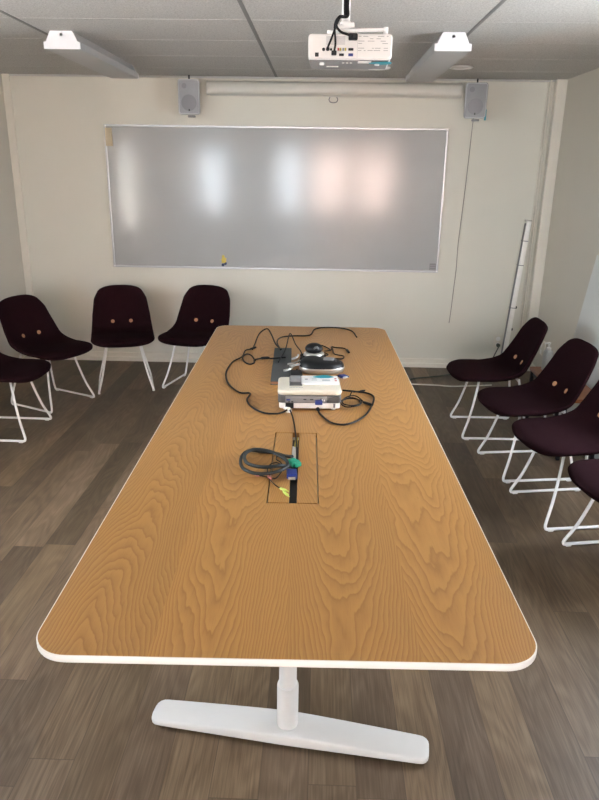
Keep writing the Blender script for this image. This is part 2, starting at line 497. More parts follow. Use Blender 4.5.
# white edge band, chamfered underneath
b = MB()
def ol(w, rr): return rrect(0, 0, TW + w, TL + w, rr - .023, 12)
rings = []
for w, z, rr in ((-.0062, TH - .0002, .108), (-.001, TH - .0004, .11), (0, TH - .0015, .11), (0, TH - .015, .11), (-.002, TH - .018, .109), (-.020, TH - TT, .10), (-.0062, TH - TT + .006, .108)):
    rings.append([(x, y, z) for x, y in ol(w, rr)])
b.loft(rings, closed=True)
b.build('edge_band', 'white_edge', tb, ang=30)
b = MB(); b.prism(rrect(0, 0, TW - .02, TL - .02, .10, 8), TH - TT, TH - .0205); b.build('underside_panel', 'white', tb, smooth=False)
# hatch: two flaps and the brush slot between them
hy = -.635
fl = MB(); fl.box((-.080, hy - .3065, TH - .018), (-.0128, hy + .3075, TH - .0003), .0006, 1); fl.build('hatch_flap', 'ash', tb, smooth=False)
fl = MB(); fl.box((.0128, hy - .3065, TH - .018), (.080, hy + .3075, TH - .0003), .0006, 1); fl.build('hatch_flap', 'ash', tb, smooth=False)
tr_ = MB(); tr_.box((-.10, hy - .33, TH - .07), (.10, hy + .33, TH - .0275)); tray = tr_.build('cable_tray', 'black', tb, smooth=False)
br = MB()
br.box((-.0124, hy - .306, TH - .0274), (.0124, hy + .25, TH - .008)); br.build('slot_brush', 'black', tb, smooth=False)
# pedestals: rotating foot bars with telescopic columns, and the beam under the top
def pedestal(x, y, rz):
    c = MB(); c.lathe([(.034, .050), (.034, .200), (.033, .205), (.0275, .207), (.0275, .70)], (x, y, 0), n=32); col_ = c.build('column', 'pedestal', tb)
    p = MB(); p.box((x - .09, y - .12, .690), (x + .09, y + .12, TH - TT - .0005), .004, 2); p.build('mounting_plate', 'white_metal', tb, smooth=False)
    f = MB(); R = []
    L, W = .905, .115
    K = 28
    for i in range(K + 1):
        u = -math.cos(PI * i / K); u = math.copysign(abs(u) ** .75, u)
        xx = u * L / 2
        zt = .027 + .022 * (1 - abs(u) ** 1.25)
        e = max(0, (abs(u) - (1 - .06)) / .06)
        w = W / 2 * (1 - .10 * abs(u)) - .030 * (1 - math.sqrt(max(0, 1 - e ** 2)))
        q = .008
        ring = []
        for (sx, sz, a0) in ((1, 0, -90), (1, 1, 0), (-1, 1, 90), (-1, 0, 180)):
            for k in range(4):
                a = math.radians(a0 + 30 * k)
                cy = sx * (w - q); cz = (zt - q) if sz else (.008 + q)
                ring.append((xx, cy + q * math.cos(a), cz + q * math.sin(a)))
        R.append(ring)
    f.loft(R).xf(TR(x, y, 0) @ RZ(rz))
    foot = f.build('foot_bar', 'pedestal', tb, ang=35)
    for s in (-1, 1):
        g = MB(); g.lathe([(.016, 0), (.018, .003), (.018, .012)], n=16); g.xf(TR(x, y, 0) @ RZ(rz) @ TR(s * .40, 0, 0)); g.build('glide', 'black', foot)
pedestal(-.005, -1.145, -.158)
pedestal(.0, 1.145, -.02)
bm_ = MB(); bm_.box((-.045, -1.02, .66), (.045, 1.02, .70), .004, 1); bm_.build('beam', 'white_metal', tb, smooth=False)

# ------------------------------------------------------------------ chairs
def lerp_curve(tab, s):
    for (a, u), (c, v) in zip(tab, tab[1:]):
        if s <= c: t = (s - a) / (c - a); return u + (v - u) * t
    return tab[-1][1]
def shell_mesh():
    prof = spline([(0, y - .215, z) for y, z in ((-.100, .428), (-.055, .447), (.02, .454), (.11, .450), (.20, .441), (.275, .438), (.338, .451), (.380, .486), (.407, .542), (.430, .610), (.453, .684), (.476, .750), (.502, .810))], 8)
    prof = [Vector((0, p.y - .004, p.z + .012 - .013 * max(0, (p.z - .45) / .36))) for p in prof]
    d = [0]
    for a, c in zip(prof, prof[1:]): d.append(d[-1] + (c - a).length)
    S = d[-1]
    def at(s):
        for i in range(len(d) - 1):
            if s <= d[i + 1]: t = (s - d[i]) / (d[i + 1] - d[i]); return prof[i].lerp(prof[i + 1], t)
        return prof[-1]
    hw = [(0, .238), (.15, .250), (.32, .250), (.46, .245), (.58, .236), (.72, .216), (S - .06, .190), (S, .184)]
    lift = [(0, -.012), (.12, .002), (.28, .016), (.42, .050), (.52, .060), (.66, .040), (S, .018)]
    th = [(0, .060), (.2, .062), (.42, .055), (.6, .046), (S, .040)]
    ss = []
    E0, E1 = .15, .085
    for k in range(15): ss.append(E0 * (1 - math.cos(PI / 2 * k / 14)))
    m = 46
    for k in range(1, m): ss.append(E0 + (S - E0 - E1) * k / m)
    for k in range(15): ss.append(S - E1 + E1 * math.sin(PI / 2 * k / 14))
    ss[0] = .0012; ss[-1] = S - .0012
    rings = []
    NR = 44
    for s in ss:
        p = at(s); t = (at(min(S, s + .006)) - at(max(0, s - .006))).normalized()
        nrm = Vector((0, -t.z, t.y))
        if nrm.z < 0 and s < .2: nrm = -nrm
        w = lerp_curve(hw, s)
        if s < E0: w *= (1 - (1 - s / E0) ** 2.2) ** (1 / 2.4)
        if s > S - E1: w *= (1 - (1 - (S - s) / E1) ** 2.8) ** (1 / 2.8)
        h = lerp_curve(th, s) / 2; e = min(s, S - s)
        if e < .036: h *= (1 - (1 - e / .036) ** 2.2) ** .5
        lf = lerp_curve(lift, s)
        ring = []
        for k in range(NR):
            a = 2 * PI * k / NR; ca, sa = math.cos(a), math.sin(a)
            x = w * math.copysign(abs(ca) ** .72, ca); hh = h * math.copysign(abs(sa) ** .75, sa)
            q = abs(x) / .245
            ring.append(p + Vector((x, 0, 0)) + nrm * (hh - h + lf * q ** 2.4))
        rings.append(ring)
    return MB().loft(rings)

def make_chair(label):
    t = thing('shell_chair', label, 'chair', group='dark shell chairs around the table')
    sh = shell_mesh().build('seat_shell', 'fabric', t, ang=60)
    # buttons on the lower back
    for sx in (-1, 1):
        bt = MB(); bt.lathe([(.0001, 0), (.0135, 0), (.0155, .002), (.0155, .0045), (.0138, .0062), (.0105, .0056), (.0001, .0054)], n=20)
        for hx, hz in ((-.0042, 0), (.0042, 0)):
            bt.lathe([(.0014, .0052), (.0014, .0061)], (hx, hz, 0), n=6)
        # seated on the back surface, facing along its normal
        m = TR(sx * .075, .3930 - .215 - .0065, .520) @ RZ(-sx * .28) @ RX(PI / 2 - .45)
        bt.xf(m); bt.build('button', 'button', sh)
    # sled frame: each side one bent rod, glides as sub-parts
    R_ = .0082
    for sx in (-1, 1):
        p = [(sx * .118, -.118, .420), (sx * .130, -.124, .375), (sx * .152, -.146, .27), (sx * .181, -.184, .14), (sx * .2075, -.221, .05), (sx * .2145, -.228, .025)]
        q = [(sx * .217, -.222, .012), (sx * .2175, -.207, R_ + .004), (sx * .2175, -.10, R_ + .004), (sx * .2175, .10, R_ + .004), (sx * .2175, .183, R_ + .004), (sx * .217, .197, .012)]
        w = [(sx * .2145, .203, .030), (sx * .205, .202, .07), (sx * .172, .186, .20), (sx * .142, .167, .32), (sx * .128, .155, .385), (sx * .122, .150, .415)]
        pts = [v + Vector((0, .012 * max(0, 1 - v.z / .3), 0)) for v in spline(p + q + w, 5)]
        rod = MB().tube(pts, R_, 10).build('sled_leg', 'white_metal', t)
        for gy in (-.200, .178):
            g = MB(); g.box((sx * .2175 - .010, gy - .004, 0), (sx * .2175 + .010, gy + .026, .010), .003, 1)
            g.build('glide', 'white', rod)
    for y, z, x in ((-.118, .405, .121), (.150, .402, .124)):
        MB().tube([(-x, y, z), (x, y, z)], R_, 10).build('crossbar', 'white_metal', t)
    return t

chair0 = make_chair('')
def facing(fx, fy): return math.atan2(fx, -fy)      # local -y turned to the given direction
spots = [
    # x, y of the feet centre, facing, label
    (-1.615, 5.480, (.28, -.96), 'dark shell chair standing squarely below the left half of the whiteboard'),
    (-1.022, 5.560, (-.26, -.965), 'dark shell chair partly hidden behind the far left corner of the table'),
    (-2.065, 5.025, (.893, -.45), 'dark shell chair in the left corner, turned diagonally, both wooden buttons in view'),
    (-2.145, 4.390, (1, -.02), 'dark shell chair cut off by the left edge, only seat and sled legs showing'),
    (1.225, 4.640, (-1, -.01), 'farthest dark shell chair of the right row with a white paper scrap on its seat'),
    (1.305, 3.980, (-.99, -.13), 'second dark shell chair of the right row, just in front of the white bottle'),
    (1.370, 3.410, (-.988, -.154), 'third dark shell chair from the back wall in the right row'),
    (1.482, 2.840, (-.985, -.17), 'nearest dark shell chair of the right row, only seat front and legs showing'),
]
for i, (x, y, f, lab) in enumerate(spots):
    rz = facing(*f)
    if i == 0: chair0.location = (x, y, 0); chair0.rotation_euler = (0, 0, rz); chair0['label'] = lab
    else: dup(chair0, (x, y, 0), rz, lab)
# paper scrap on the far right chair's seat
b = MB()
G = [[b.b.verts.new((1.285 + .070 * i / 5 + .006 * math.sin(j), 4.555 + .10 * j / 7, .4415 + .005 * abs(math.sin(i * 1.3 + j * .9)))) for i in range(6)] for j in range(8)]
for j in range(7):
    for i in range(5): b.b.faces.new((G[j][i], G[j][i + 1], G[j + 1][i + 1], G[j + 1][i]))
r = bmesh.ops.extrude_face_region(b.b, geom=b.b.faces[:])
bmesh.ops.translate(b.b, vec=(0, 0, .0012), verts=[v for v in r['geom'] if isinstance(v, bmesh.types.BMVert)])
tag(b.build('paper_scrap', 'paper'), 'crumpled white paper scrap lying on the farthest right chair seat', 'paper')

# ------------------------------------------------------------------ back wall: whiteboard and what is on it
wb = thing('whiteboard', 'wide glossy whiteboard in a thin aluminium frame on the back wall', 'whiteboard', (-.4095, YB, .8885))
WW, WH = 2.9495, 1.213
MB().box((-WW / 2 + .01, -.017, .01), (WW / 2 - .01, -.001, WH - .01)).build('writing_surface', 'board', wb, smooth=False)
f = MB()
for (x0, x1, z0, z1) in ((-WW / 2, WW / 2, 0, .017), (-WW / 2, WW / 2, WH - .017, WH), (-WW / 2, -WW / 2 + .017, .017, WH - .017), (WW / 2 - .017, WW / 2, .017, WH - .017)):
    f.box((x0, -.024, z0), (x1, -.0005, z1), .003, 2)
f.build('frame', 'alu', wb, smooth=False)
for sx in (-1, 1):
    for z in (0, WH):
        c = MB(); zz = z - .012 if z else z + .012
        c.lathe([(.008, 0), (.008, .002), (.005, .004), (.0005, .0045)], n=14); c.xf(TR(sx * (WW / 2 - .012), -.024, zz) @ RX(PI / 2)); c.build('corner_screw', 'white', wb)
s = MB(); s.box((WW / 2 - .078, -.0185, .022), (WW / 2 - .022, -.0168, .082)); st = s.build('maker_sticker', 'sticker', wb, smooth=False)
s = MB()
for z0, z1 in ((.046, .050), (.028, .032), (.064, .068)): s.box((WW / 2 - .074, -.0190, z0), (WW / 2 - .026, -.0184, z1))
s.build('sticker_line', 'print', st, smooth=False)
def onboard(x, z): return x, z
b = MB(); b.box((-1.868, YB - .052, 1.925), (-1.812, YB - .0245, 2.072), .004, 2)
tag(b.build('felt_block', 'beige'), 'small beige upright block stuck to the upper left corner of the whiteboard', 'magnet')
# yellow magnet, irregular blob outline with real thickness
b = MB()
out = [(-.020, -.036), (-.006, -.030), (.004, -.036), (.022, -.022), (.018, -.004), (.026, .010), (.010, .014), (.006, .034), (-.008, .040), (-.018, .028), (-.014, .008), (-.026, .000), (-.018, -.014)]
b.prism(out, 0, .010, .002); b.xf(TR(-.872, YB - .017, .975) @ RX(PI / 2) )
tag(b.build('yellow_magnet', 'yellow'), 'small yellow irregular magnet near the bottom edge of the whiteboard', 'magnet')
for i, (x, z) in enumerate(((-.880, .925), (-.858, .938))):
    b = MB(); b.lathe([(.0135, 0), (.0140, .003), (.0125, .008), (.008, .0095), (.0005, .0098)], n=20); b.xf(TR(x, YB - .017, z) @ RX(PI / 2))
    tag(b.build('round_magnet', 'navy'), ('lower of two round dark blue magnets below the yellow one', 'upper of two round dark blue magnets touching the yellow one')[i], 'magnet', 'round magnets on the whiteboard')

# projection screen case with pull ring
ps = thing('projection_screen', 'rolled up projection screen in a long off-white case above the whiteboard', 'projection screen', (.08, YB, 2.392))
hl = 1.049
def pro(r=0.0):
    pts = []
    for k in range(26):
        a = 2 * PI * k / 26; ca, sa = math.cos(a), math.sin(a)
        pts.append((-.052 + (.050 - r) * math.copysign(abs(ca) ** .8, ca), (.054 - r) * math.copysign(abs(sa) ** .72, sa)))
    return pts
MB().loft([[(-hl, y, z) for y, z in pro()], [(hl, y, z) for y, z in pro()]]).build('case', 'case', ps, ang=50)
for s in (-1, 1):
    MB().loft([[(s * hl, y, z) for y, z in pro(-.002)], [(s * (hl + .010), y, z) for y, z in pro(-.002)], [(s * (hl + .013), y, z) for y, z in pro(.004)]]).build('end_cap', 'case', ps, ang=50)
MB().box((-hl + .02, -.058, -.060), (hl - .02, -.046, -.049), .002, 1).build('weight_bar', 'case', ps, smooth=False)
b = MB()
R0 = [(-.028 , -.052, -.060), (-.036, -.055, -.078), (-.028, -.058, -.096), (-.010, -.060, -.103), (.010, -.060, -.103), (.028, -.058, -.096), (.036, -.055, -.078), (.028, -.052, -.060)]
b.tube(spline(R0, 4), .0042, 8).build('pull_ring', 'midgrey', ps)

# speakers
def speaker(loc, rz, tilt, label, tape):
    t = thing('wall_speaker', label, 'speaker', loc, rz, 'speakers on the back wall')
    W, Hh, D = .176, .268, .16
    X = RX(-tilt)
    out0 = rrect(0, 0, W, Hh, .022, 5); out1 = rrect(0, 0, W * .66, Hh * .90, .03, 5)
    b = MB(); R = []
    for f_, y in ((0.0, -D), (.04, -D + .02), (.35, -.08), (1.0, -.01)):
        R.append([(x + (u - x) * f_, y, z + (v - z) * f_) for (x, z), (u, v) in zip(out0, out1)])
    R.insert(0, [(x * .97, -D - .006, z * .98) for x, z in out0])
    b.loft(R).xf(X); box_ = b.build('cabinet', 'speaker', t, ang=35)
    g = MB(); ins = rrect(0, 0, W - .022, Hh - .022, .014, 5)
    g.loft([[(x, -D - .0055, z) for x, z in ins], [(x, -D - .011, z) for x, z in ins], [(x * .985, -D - .012, z * .985) for x, z in ins]]).xf(X); gr = g.build('grille', 'grille', t, ang=35)
    c = MB(); c.lathe([(.062, 0), (.062, .0012), (.058, .002), (.0005, .0022)], n=32); c.xf(X @ TR(0, -D - .0118, -.045) @ RX(PI / 2)); c.build('woofer_mark', 'cone', gr)
    c = MB(); c.lathe([(.020, 0), (.020, .0010), (.0005, .0016)], n=20); c.xf(X @ TR(-.035, -D - .0118, .082) @ RX(PI / 2)); c.build('tweeter_mark', 'cone', gr)
    c = MB(); c.box((-.004, -D - .0145, -.108), (.005, -D - .0118, -.092), .001, 1); c.xf(X); c.build('badge', 'black', gr, smooth=False)
    k_ = MB(); k_.tube([(0, -.015, 0), (0, .02, .0), (0, .055, 0)], .016, 12); k_.box((-.03, .052, -.05), (.03, .0615, .05), .003, 1); k_.build('bracket', 'midgrey', t, smooth=False)
    k_ = MB(); k_.box((-.022, -.10, -Hh / 2 - .016), (.040, -.06, -Hh / 2 - .001), .003, 1); k_.xf(X); k_.build('bracket_foot', 'midgrey', t, smooth=False)
    k_ = MB(); k_.box((-.006, -.12, Hh / 2 - .004), (.007, -.105, Hh / 2 + .034), .002, 1); k_.xf(X); k_.build('top_clip', 'black', t, smooth=False)
    if tape:
        k_ = MB(); k_.box((W / 2 - .010, -D - .004, -Hh / 2 - .012), (W / 2 + .004, -D + .05, -Hh / 2 + .068), .001, 1); k_.xf(X); tp = k_.build('tape_strip', 'teal', t, smooth=False); tp['label'] = 'strip of teal tape at the lower right corner'
    return t
speaker((-1.112, YB - .0625, 2.305), .06, .0, 'grey wall speaker left of the projection screen case', False)
speaker((1.262, YB - .0625, 2.303), -.20, .0, 'grey wall speaker right of the projection screen case with teal tape on it', True)
# thin wire from the right speaker down the wall
w = [(1.266, 6.266, 2.188), (1.262, 6.266, 2.093), (1.255, 6.266, 1.853), (1.247, 6.266, 1.607), (1.234, 6.266, 1.310), (1.227, 6.266, 1.137), (1.229, 6.266, 0.916), (1.221, 6.266, 0.735), (1.214, 6.266, 0.551), (1.206, 6.266, 0.429)]
tag(MB().tube(spline(w, 4), .0028, 6).build('speaker_wire', 'wire'), 'thin loose wire hanging down the wall below the right speaker', 'wire')

# wall sockets
def socket(loc, rz, label):
    t = thing('wall_socket', label, 'socket', loc, rz)
    MB().box((-.04, -.028, -.06), (.04, 0, .06), .006, 2).build('housing', 'trim', t)
    for z in (-.028, .028):
        d = MB(); d.lathe([(.021, 0), (.021, .003), (.017, .003), (.016, -.003), (.0005, -.003)], n=20); d.xf(TR(0, -.0285, z) @ RX(PI / 2)); d.build('outlet', 'white', t)
    return t
socket((1.668, YB, .265), 0, 'double wall socket low on the back wall beside the aluminium pole, black plug in it')
socket((XR, 5.93, .29), -PI / 2, 'small double socket low on the right wall behind the chairs')
b = MB(); b.lathe([(.012, 0), (.016, .004), (.018, .03), (.012, .036), (.007, .05)], n=14); b.xf(TR(1.668, YB - .0290, .237) @ RX(PI / 2))
pl = [(1.668, YB - .078, .237), (1.660, YB - .092, .222), (1.632, YB - .090, .15), (1.600, YB - .095, .06), (1.56, YB - .14, .012), (1.50, 6.06, .006), (1.36, 5.93, .006)] + [(1.220, 6.016, 0.006), (1.102, 5.959, 0.006), (0.959, 5.900, 0.006), (0.856, 5.861, 0.006), (0.804, 5.795, 0.006), (0.756, 5.687, 0.006)]
b.tube(spline(pl, 5), .0055, 7)
tag(b.build('power_cord', 'green_rubber'), 'dark green cord on the floor from wall socket to behind the table', 'cord')
b = MB(); b.tube(spline([(0.751, 5.716, 0.006), (0.817, 5.692, 0.006), (0.928, 5.683, 0.006), (1.055, 5.669, 0.006), (1.155, 5.650, 0.006), (1.278, 5.668, 0.006), (1.402, 5.690, 0.006), (1.512, 5.715, 0.006)], 4), .0058, 7)
tag(b.build('extension_cord', 'pale_rubber'), 'white cord running over the floor under the farthest right chair', 'cord')

# aluminium pole leaning in the corner
t = thing('aluminium_pole', 'long pale aluminium pole leaning in the back right corner behind chairs', 'pole', (1.692, 6.15, 0))
top_, bot_ = Vector((.110, .045, 1.357)), Vector((.0, .0, 0.0))
ax = (top_ - bot_).normalized(); L_ = (top_ - bot_).length
rot = RY(math.atan2(top_.x, top_.z)) @ RX(-math.atan2(top_.y, top_.z))
b = MB(); b.box((-.014, -.022, .012), (.026, .022, L_), .004, 2); b.xf(rot); b.build('main_tube', 'alu_pole', t, ang=30)
b = MB(); b.box((-.023, -.012, .10), (-.0145, .016, L_ - .02), .003, 2); b.xf(rot); b.build('side_rail', 'midgrey', t, ang=30)
for z in (.40, .60): b = MB(); b.box((.0262, -.024, z), (.036, .010, z + .02), .002, 1); b.xf(rot); b.build('clip', 'black', t, smooth=False)
for z in (.98, .60, 1.19): b = MB(); b.box((-.025, -.0238, z), (.0275, .0235, z + .006), .001, 1); b.xf(rot); b.build('joint_ring', 'midgrey', t, smooth=False)
b = MB(); b.box((-.025, -.024, L_ - .002), (.028, .024, L_ + .010), .003, 1); b.xf(rot); b.build('top_cap', 'silver', t, smooth=False)
b = MB(); b.box((-.02, -.025, 0), (.03, .025, .02), .003, 1); b.build('foot_cap', 'black', t, smooth=False)

# low wooden table, bottle, leaning panel behind the right chairs
t = thing('low_table', 'low orange brown wooden table with dark legs behind the right chairs', 'table', (1.665, 4.46, 0))
MB().box((-.125, -.38, .395), (.125, .38, .42), .004, 2).build('tabletop', 'orange_wood', t, smooth=False)
for sx in (-1, 1):
    for sy in (-1, 1): MB().box((sx * .108 - .012, sy * .355 - .012, 0), (sx * .108 + .012, sy * .355 + .012, .395), .002, 1).build('leg', 'black', t, smooth=False)
MB().box((-.108, -.34, .36), (-.098, .34, .3945)).build('apron', 'black', t, smooth=False)
t = thing('pump_bottle', 'white pump bottle standing on the low wooden table behind chairs', 'bottle', (1.632, 4.755, .42))
MB().lathe([(.030, 0), (.034, .004), (.034, .125), (.031, .140), (.017, .1455), (.015, .150)], n=28).build('body', 'bottle', t)
b = MB(); b.lathe([(.017, .1455), (.017, .163), (.008, .166), (.006, .186), (.011, .188), (.011, .200), (.001, .203)], n=18); b.tube([(0, 0, .195), (-.02, -.005, .197), (-.033, -.008, .190)], .0045, 8); b.build('pump', 'white', t)
b = MB(); b.box((-.022, -1.62, 0), (0, 0, 1.21), .004, 1); b.xf(RY(math.atan2(.155, 1.15)))
o = b.build('leaning_panel', 'panel', smooth=False); o.location = (1.825, 5.00, 0.004)
tag(o, 'pale grey board leaning against the right wall behind the chairs', 'board')

# ------------------------------------------------------------------ ceiling fittings
def lamp(x0, x1, y0, y1, label):
    t = thing('fluorescent_lamp', label, 'lamp', ((x0 + x1) / 2, (y0 + y1) / 2, H), 0, 'fluorescent lamps under the ceiling')
    w, hl_ = (x1 - x0) / 2, (y1 - y0) / 2; dz = -.095
    prof = [(-w, dz), (w, dz), (w, dz + .036), (w - .014, dz + .038), (w - .042, -.0015), (-w + .042, -.0015), (-w + .014, dz + .038), (-w, dz + .036)]
    s = .985
    MB().loft([[(x * s, -hl_ + .004, z if z > -.01 else z + .0015) for x, z in prof], [(x * s, hl_ - .004, z if z > -.01 else z + .0015) for x, z in prof]]).build('body', 'lamp_body', t, smooth=False)
    d = MB(); d.box((-w * .93, -hl_ + .01, dz - .0012), (w * .93, hl_ - .01, dz + .0012)); d.build('diffuser', 'lamp_body', t, smooth=False)
    for s_ in (-1, 1):
        c = MB(); y = s_ * hl_
        c.loft([[(x, y - s_ * .006, z) for x, z in prof], [(x, y, z) for x, z in prof]]); cap = c.build('end_cap', 'lamp', t, smooth=False)
        k_ = MB(); k_.lathe([(.0085, 0), (.0085, .001), (.006, .0012), (.0005, .0012)], n=16); k_.xf(TR(0, y, -.022) @ RX(PI / 2 * s_)); k_.build('knockout', 'speaker', cap)
lamp(-1.620, -1.408, 4.335, 5.66, 'long unlit fluorescent lamp on the ceiling, left of the hanging projector')
lamp(.612, .818, 4.270, 5.66, 'long unlit fluorescent lamp on the ceiling, right of the hanging projector')
for x, y, lab in ((1.004, 5.585, 'round recessed downlight between right fluorescent lamp and right speaker'), (.405, 5.66, 'round recessed downlight behind the hanging projector')):
    t = thing('downlight', lab, 'lamp', (x, y, H), 0, 'recessed downlights')
    MB().lathe([(.088, 0), (.090, -.004), (.084, -.009), (.070, -.009), (.066, -.002), (.060, -.0005)], n=36).build('rim', 'white', t)
    MB().lathe([(.062, -.001), (.058, -.0035), (.0005, -.005)], n=28).build('lens', 'paper', t)

# ceiling projector, rear panel towards the camera
PY_ = 2.70
pj = thing('ceiling_projector', 'white projector hanging upside down from the ceiling, rear panel with sockets facing us', 'projector', (.089, PY_, 2.163), -.02)
w, h2, dp = .149, .0415, .27
b = MB(); b.loft([[(x, y, z) for x, z in rrect(0, 0, 2 * w * f_, 2 * h2 * f2, .012, 5)] for f_, f2, y in ((.965, .90, 0), (.99, .97, .004), (1, 1, .012), (1, 1, dp - .03), (.95, .9, dp))]); body = b.build('body', 'white', pj, ang=35)
def px_rear(cx, cz, sx, sz, name, mat, d=.003):
    q = MB(); q.box((cx - sx / 2, -d, cz - sz / 2), (cx + sx / 2, .002, cz + sz / 2), .0008, 1); return q.build(name, mat, pj, smooth=False)
for (u, v, sx, sz, mt) in ((.105, .83, .013, .013, 'black'), (.40, .83, .017, .008, 'black'), (.51, .83, .017, .009, 'blue'), (.51, .62, .018, .008, 'black'), (.36, .62, .006, .009, 'red'), (.385, .62, .006, .009, 'yellow'), (.42, .62, .006, .009, 'print'), (.445, .62, .006, .009, 'yellow')):
    px_rear((u - .5) * 2 * w, (.5 - v) * 2 * h2, sx, sz, 'port', mt)
for u, rr in ((.185, .0055), (.23, .005), (.275, .004)):
    q = MB(); q.lathe([(rr, 0), (rr, .003), (rr * .5, .0034), (.0005, .0034)], n=14); q.xf(TR((u - .5) * 2 * w, 0.0, -.0105) @ RX(PI / 2)); q.build('port', 'black', pj)
q = MB(); random.seed(3)
for row in range(7):
    x = .028
    while x < .128:
        l = random.uniform(.006, .026)
        if random.random() < .72 and row != 4: q.box((x, -.0006, .031 - row * .0075), (min(x + l, .134), .001, .031 - row * .0075 + .0018))
        x += l + random.uniform(.003, .012)
q.build('type_plate_print', 'print', pj, smooth=False)
q = MB(); q.box((.0255, -.0006, -.037), (.0262, .001, .037)); q.build('panel_seam', 'print', pj, smooth=False)
q = MB()
for k_ in range(8): q.box((-.085, -.0006, .006 + k_ * .0035), (-.018, .001, .0072 + k_ * .0035))
q.build('vent_slots', 'print', pj, smooth=False)
# underside: grey plate that paints the shade underneath, small keys, paper label, teal tape flag
q = MB(); q.box((-.145, .020, -h2 - .003), (.140, .22, -h2 + .001), .001, 1); up = q.build('shade_plate', 'midgrey', pj, smooth=False)
q = MB(); q.box((-.085, .145, -h2 - .0055), (-.040, .160, -h2 - .0025)); q.build('slot', 'white', up, smooth=False)
for k_ in range(3):
    q = MB(); q.lathe([(.0045, 0), (.0045, .002), (.0005, .0024)], n=10); q.xf(TR(-.022 + k_ * .014, .06, -h2 - .0028) @ RX(PI)); q.build('key', 'white', up)
q = MB(); q.box((.030, .018, -h2 - .0050), (.078, .062, -h2 - .0028)); q.build('paper_label', 'paper', up, smooth=False)
q = MB(); q.prism([(.070, .046), (.095, .022), (.135, .012), (.152, .030), (.148, .060), (.110, .080)], -h2 - .0075, -h2 - .0052); tp = q.build('tape_flag', 'teal', up, smooth=False); tp['label'] = 'teal tape flag'
for sx in (-1, 1):
    q = MB(); q.lathe([(.008, 0), (.009, .003), (.007, .012)], n=14); q.xf(TR(sx * .10, .06, -h2 - .012)); q.build('adjuster_foot', 'white', pj)
# mount: pole, ball joint, spider arms
mt = thing('projector_mount', 'white ceiling pole mount with arms carrying the hanging projector', 'projector mount', (.089, PY_ + .045, H), -.02)
MB().lathe([(.055, 0), (.055, -.008), (.048, -.012)], n=28).build('ceiling_plate', 'white_metal', mt)
MB().lathe([(.0150, -.010), (.0150, -.243)], (-.017, 0, 0), n=20).build('pole', 'white_metal', mt)
b = MB(); b.lathe([(.012, -.233), (.021, -.240), (.021, -.254), (.014, -.262)], (-.017, 0, 0), n=18); b.tube([(-.045, -.012, -.257), (.014, -.012, -.249)], .0085, 10); b.build('ball_joint', 'white_metal', mt)
b = MB(); b.box((-.046, -.03, -.276), (.020, .03, -.264), .003, 1); b.build('spider_plate', 'white_metal', mt, smooth=False)
for x0, y0, x1, y1 in ((.015, -.015, .125, -.030), (-.04, .0, -.075, .03), (.0, .02, .09, .16), (-.035, .02, -.09, .16)):
    a_ = MB(); a_.tube([(x0, y0, -.268), (x1, y1, -.268)], .0062, 8); a_.lathe([(.0085, -.2600), (.0085, -.282)], (x1, y1, 0), n=12); a_.build('arm', 'white_metal', mt)
# cables from the pole to the rear panel
def rear(u, v, y=-.006):
    p = Vector(((u - .5) * 2 * w, y, (.5 - v) * 2 * h2)); return pj.matrix_basis @ p
PXY = Vector((.089 - .017, PY_ + .045, 0))
def pole_pt(dx, dz): return Vector((PXY.x + dx, PXY.y - .021, H + dz))
for nm, lab, (dx, u, v), rr in (('power_cord', 'black cord from the ceiling pole to the mains plug on the hanging projector', (.006, .53, .16), .0042),
                               ('signal_cable', 'black cable slanting from ceiling pole to a round jack on the hanging projector', (.0, .235, .62), .0034),
                               ('signal_cable', 'black cable hanging from the ceiling pole to a square plug on the projector', (-.006, .31, .78), .0034)):
    e = rear(u, v)
    pts = [pole_pt(dx, -.012), pole_pt(dx, -.10), pole_pt(dx, -.19), pole_pt(dx, -.224)]
    if nm == 'power_cord': pts += [Vector((PXY.x - .028, PY_ - .030, 2.247)), Vector((PXY.x - .034, PY_ - .034, 2.222)), Vector((PXY.x - .018, PY_ - .032, 2.203)), e + Vector((-.02, -.026, .004)), e + Vector((0, -.010, 0))]
    else: pts += [Vector((PXY.x - .018 + dx, PY_ - .028, 2.252)), Vector((PXY.x - .034 + dx, PY_ - .030, 2.225)), e + Vector((.012 if u < .3 else .004, -.024, .03)), e + Vector((0, -.010, .004))]
    o = bpy.data.objects.new(nm, None); C.objects.link(o); tag(o, lab, 'cable'); o.location = pts[0]
    m_ = MB(); m_.tube([p - pts[0] for p in spline(pts, 6)], rr, 8); m_.build('lead', 'rubber', o)
    k_ = MB(); d = e - pts[0]
    if nm == 'power_cord': k_.box((d.x - .016, d.y - .016, d.z - .0105), (d.x + .016, d.y + .006, d.z + .0105), .004, 2)
    elif u < .3: k_.lathe([(.006, -.006), (.006, .012), (.0035, .018)], d, RX(PI / 2), 12)
    else: k_.box((d.x - .009, d.y - .014, d.z - .007), (d.x + .009, d.y + .005, d.z + .007), .002, 1)
    k_.build('plug', 'black', o, smooth=True)

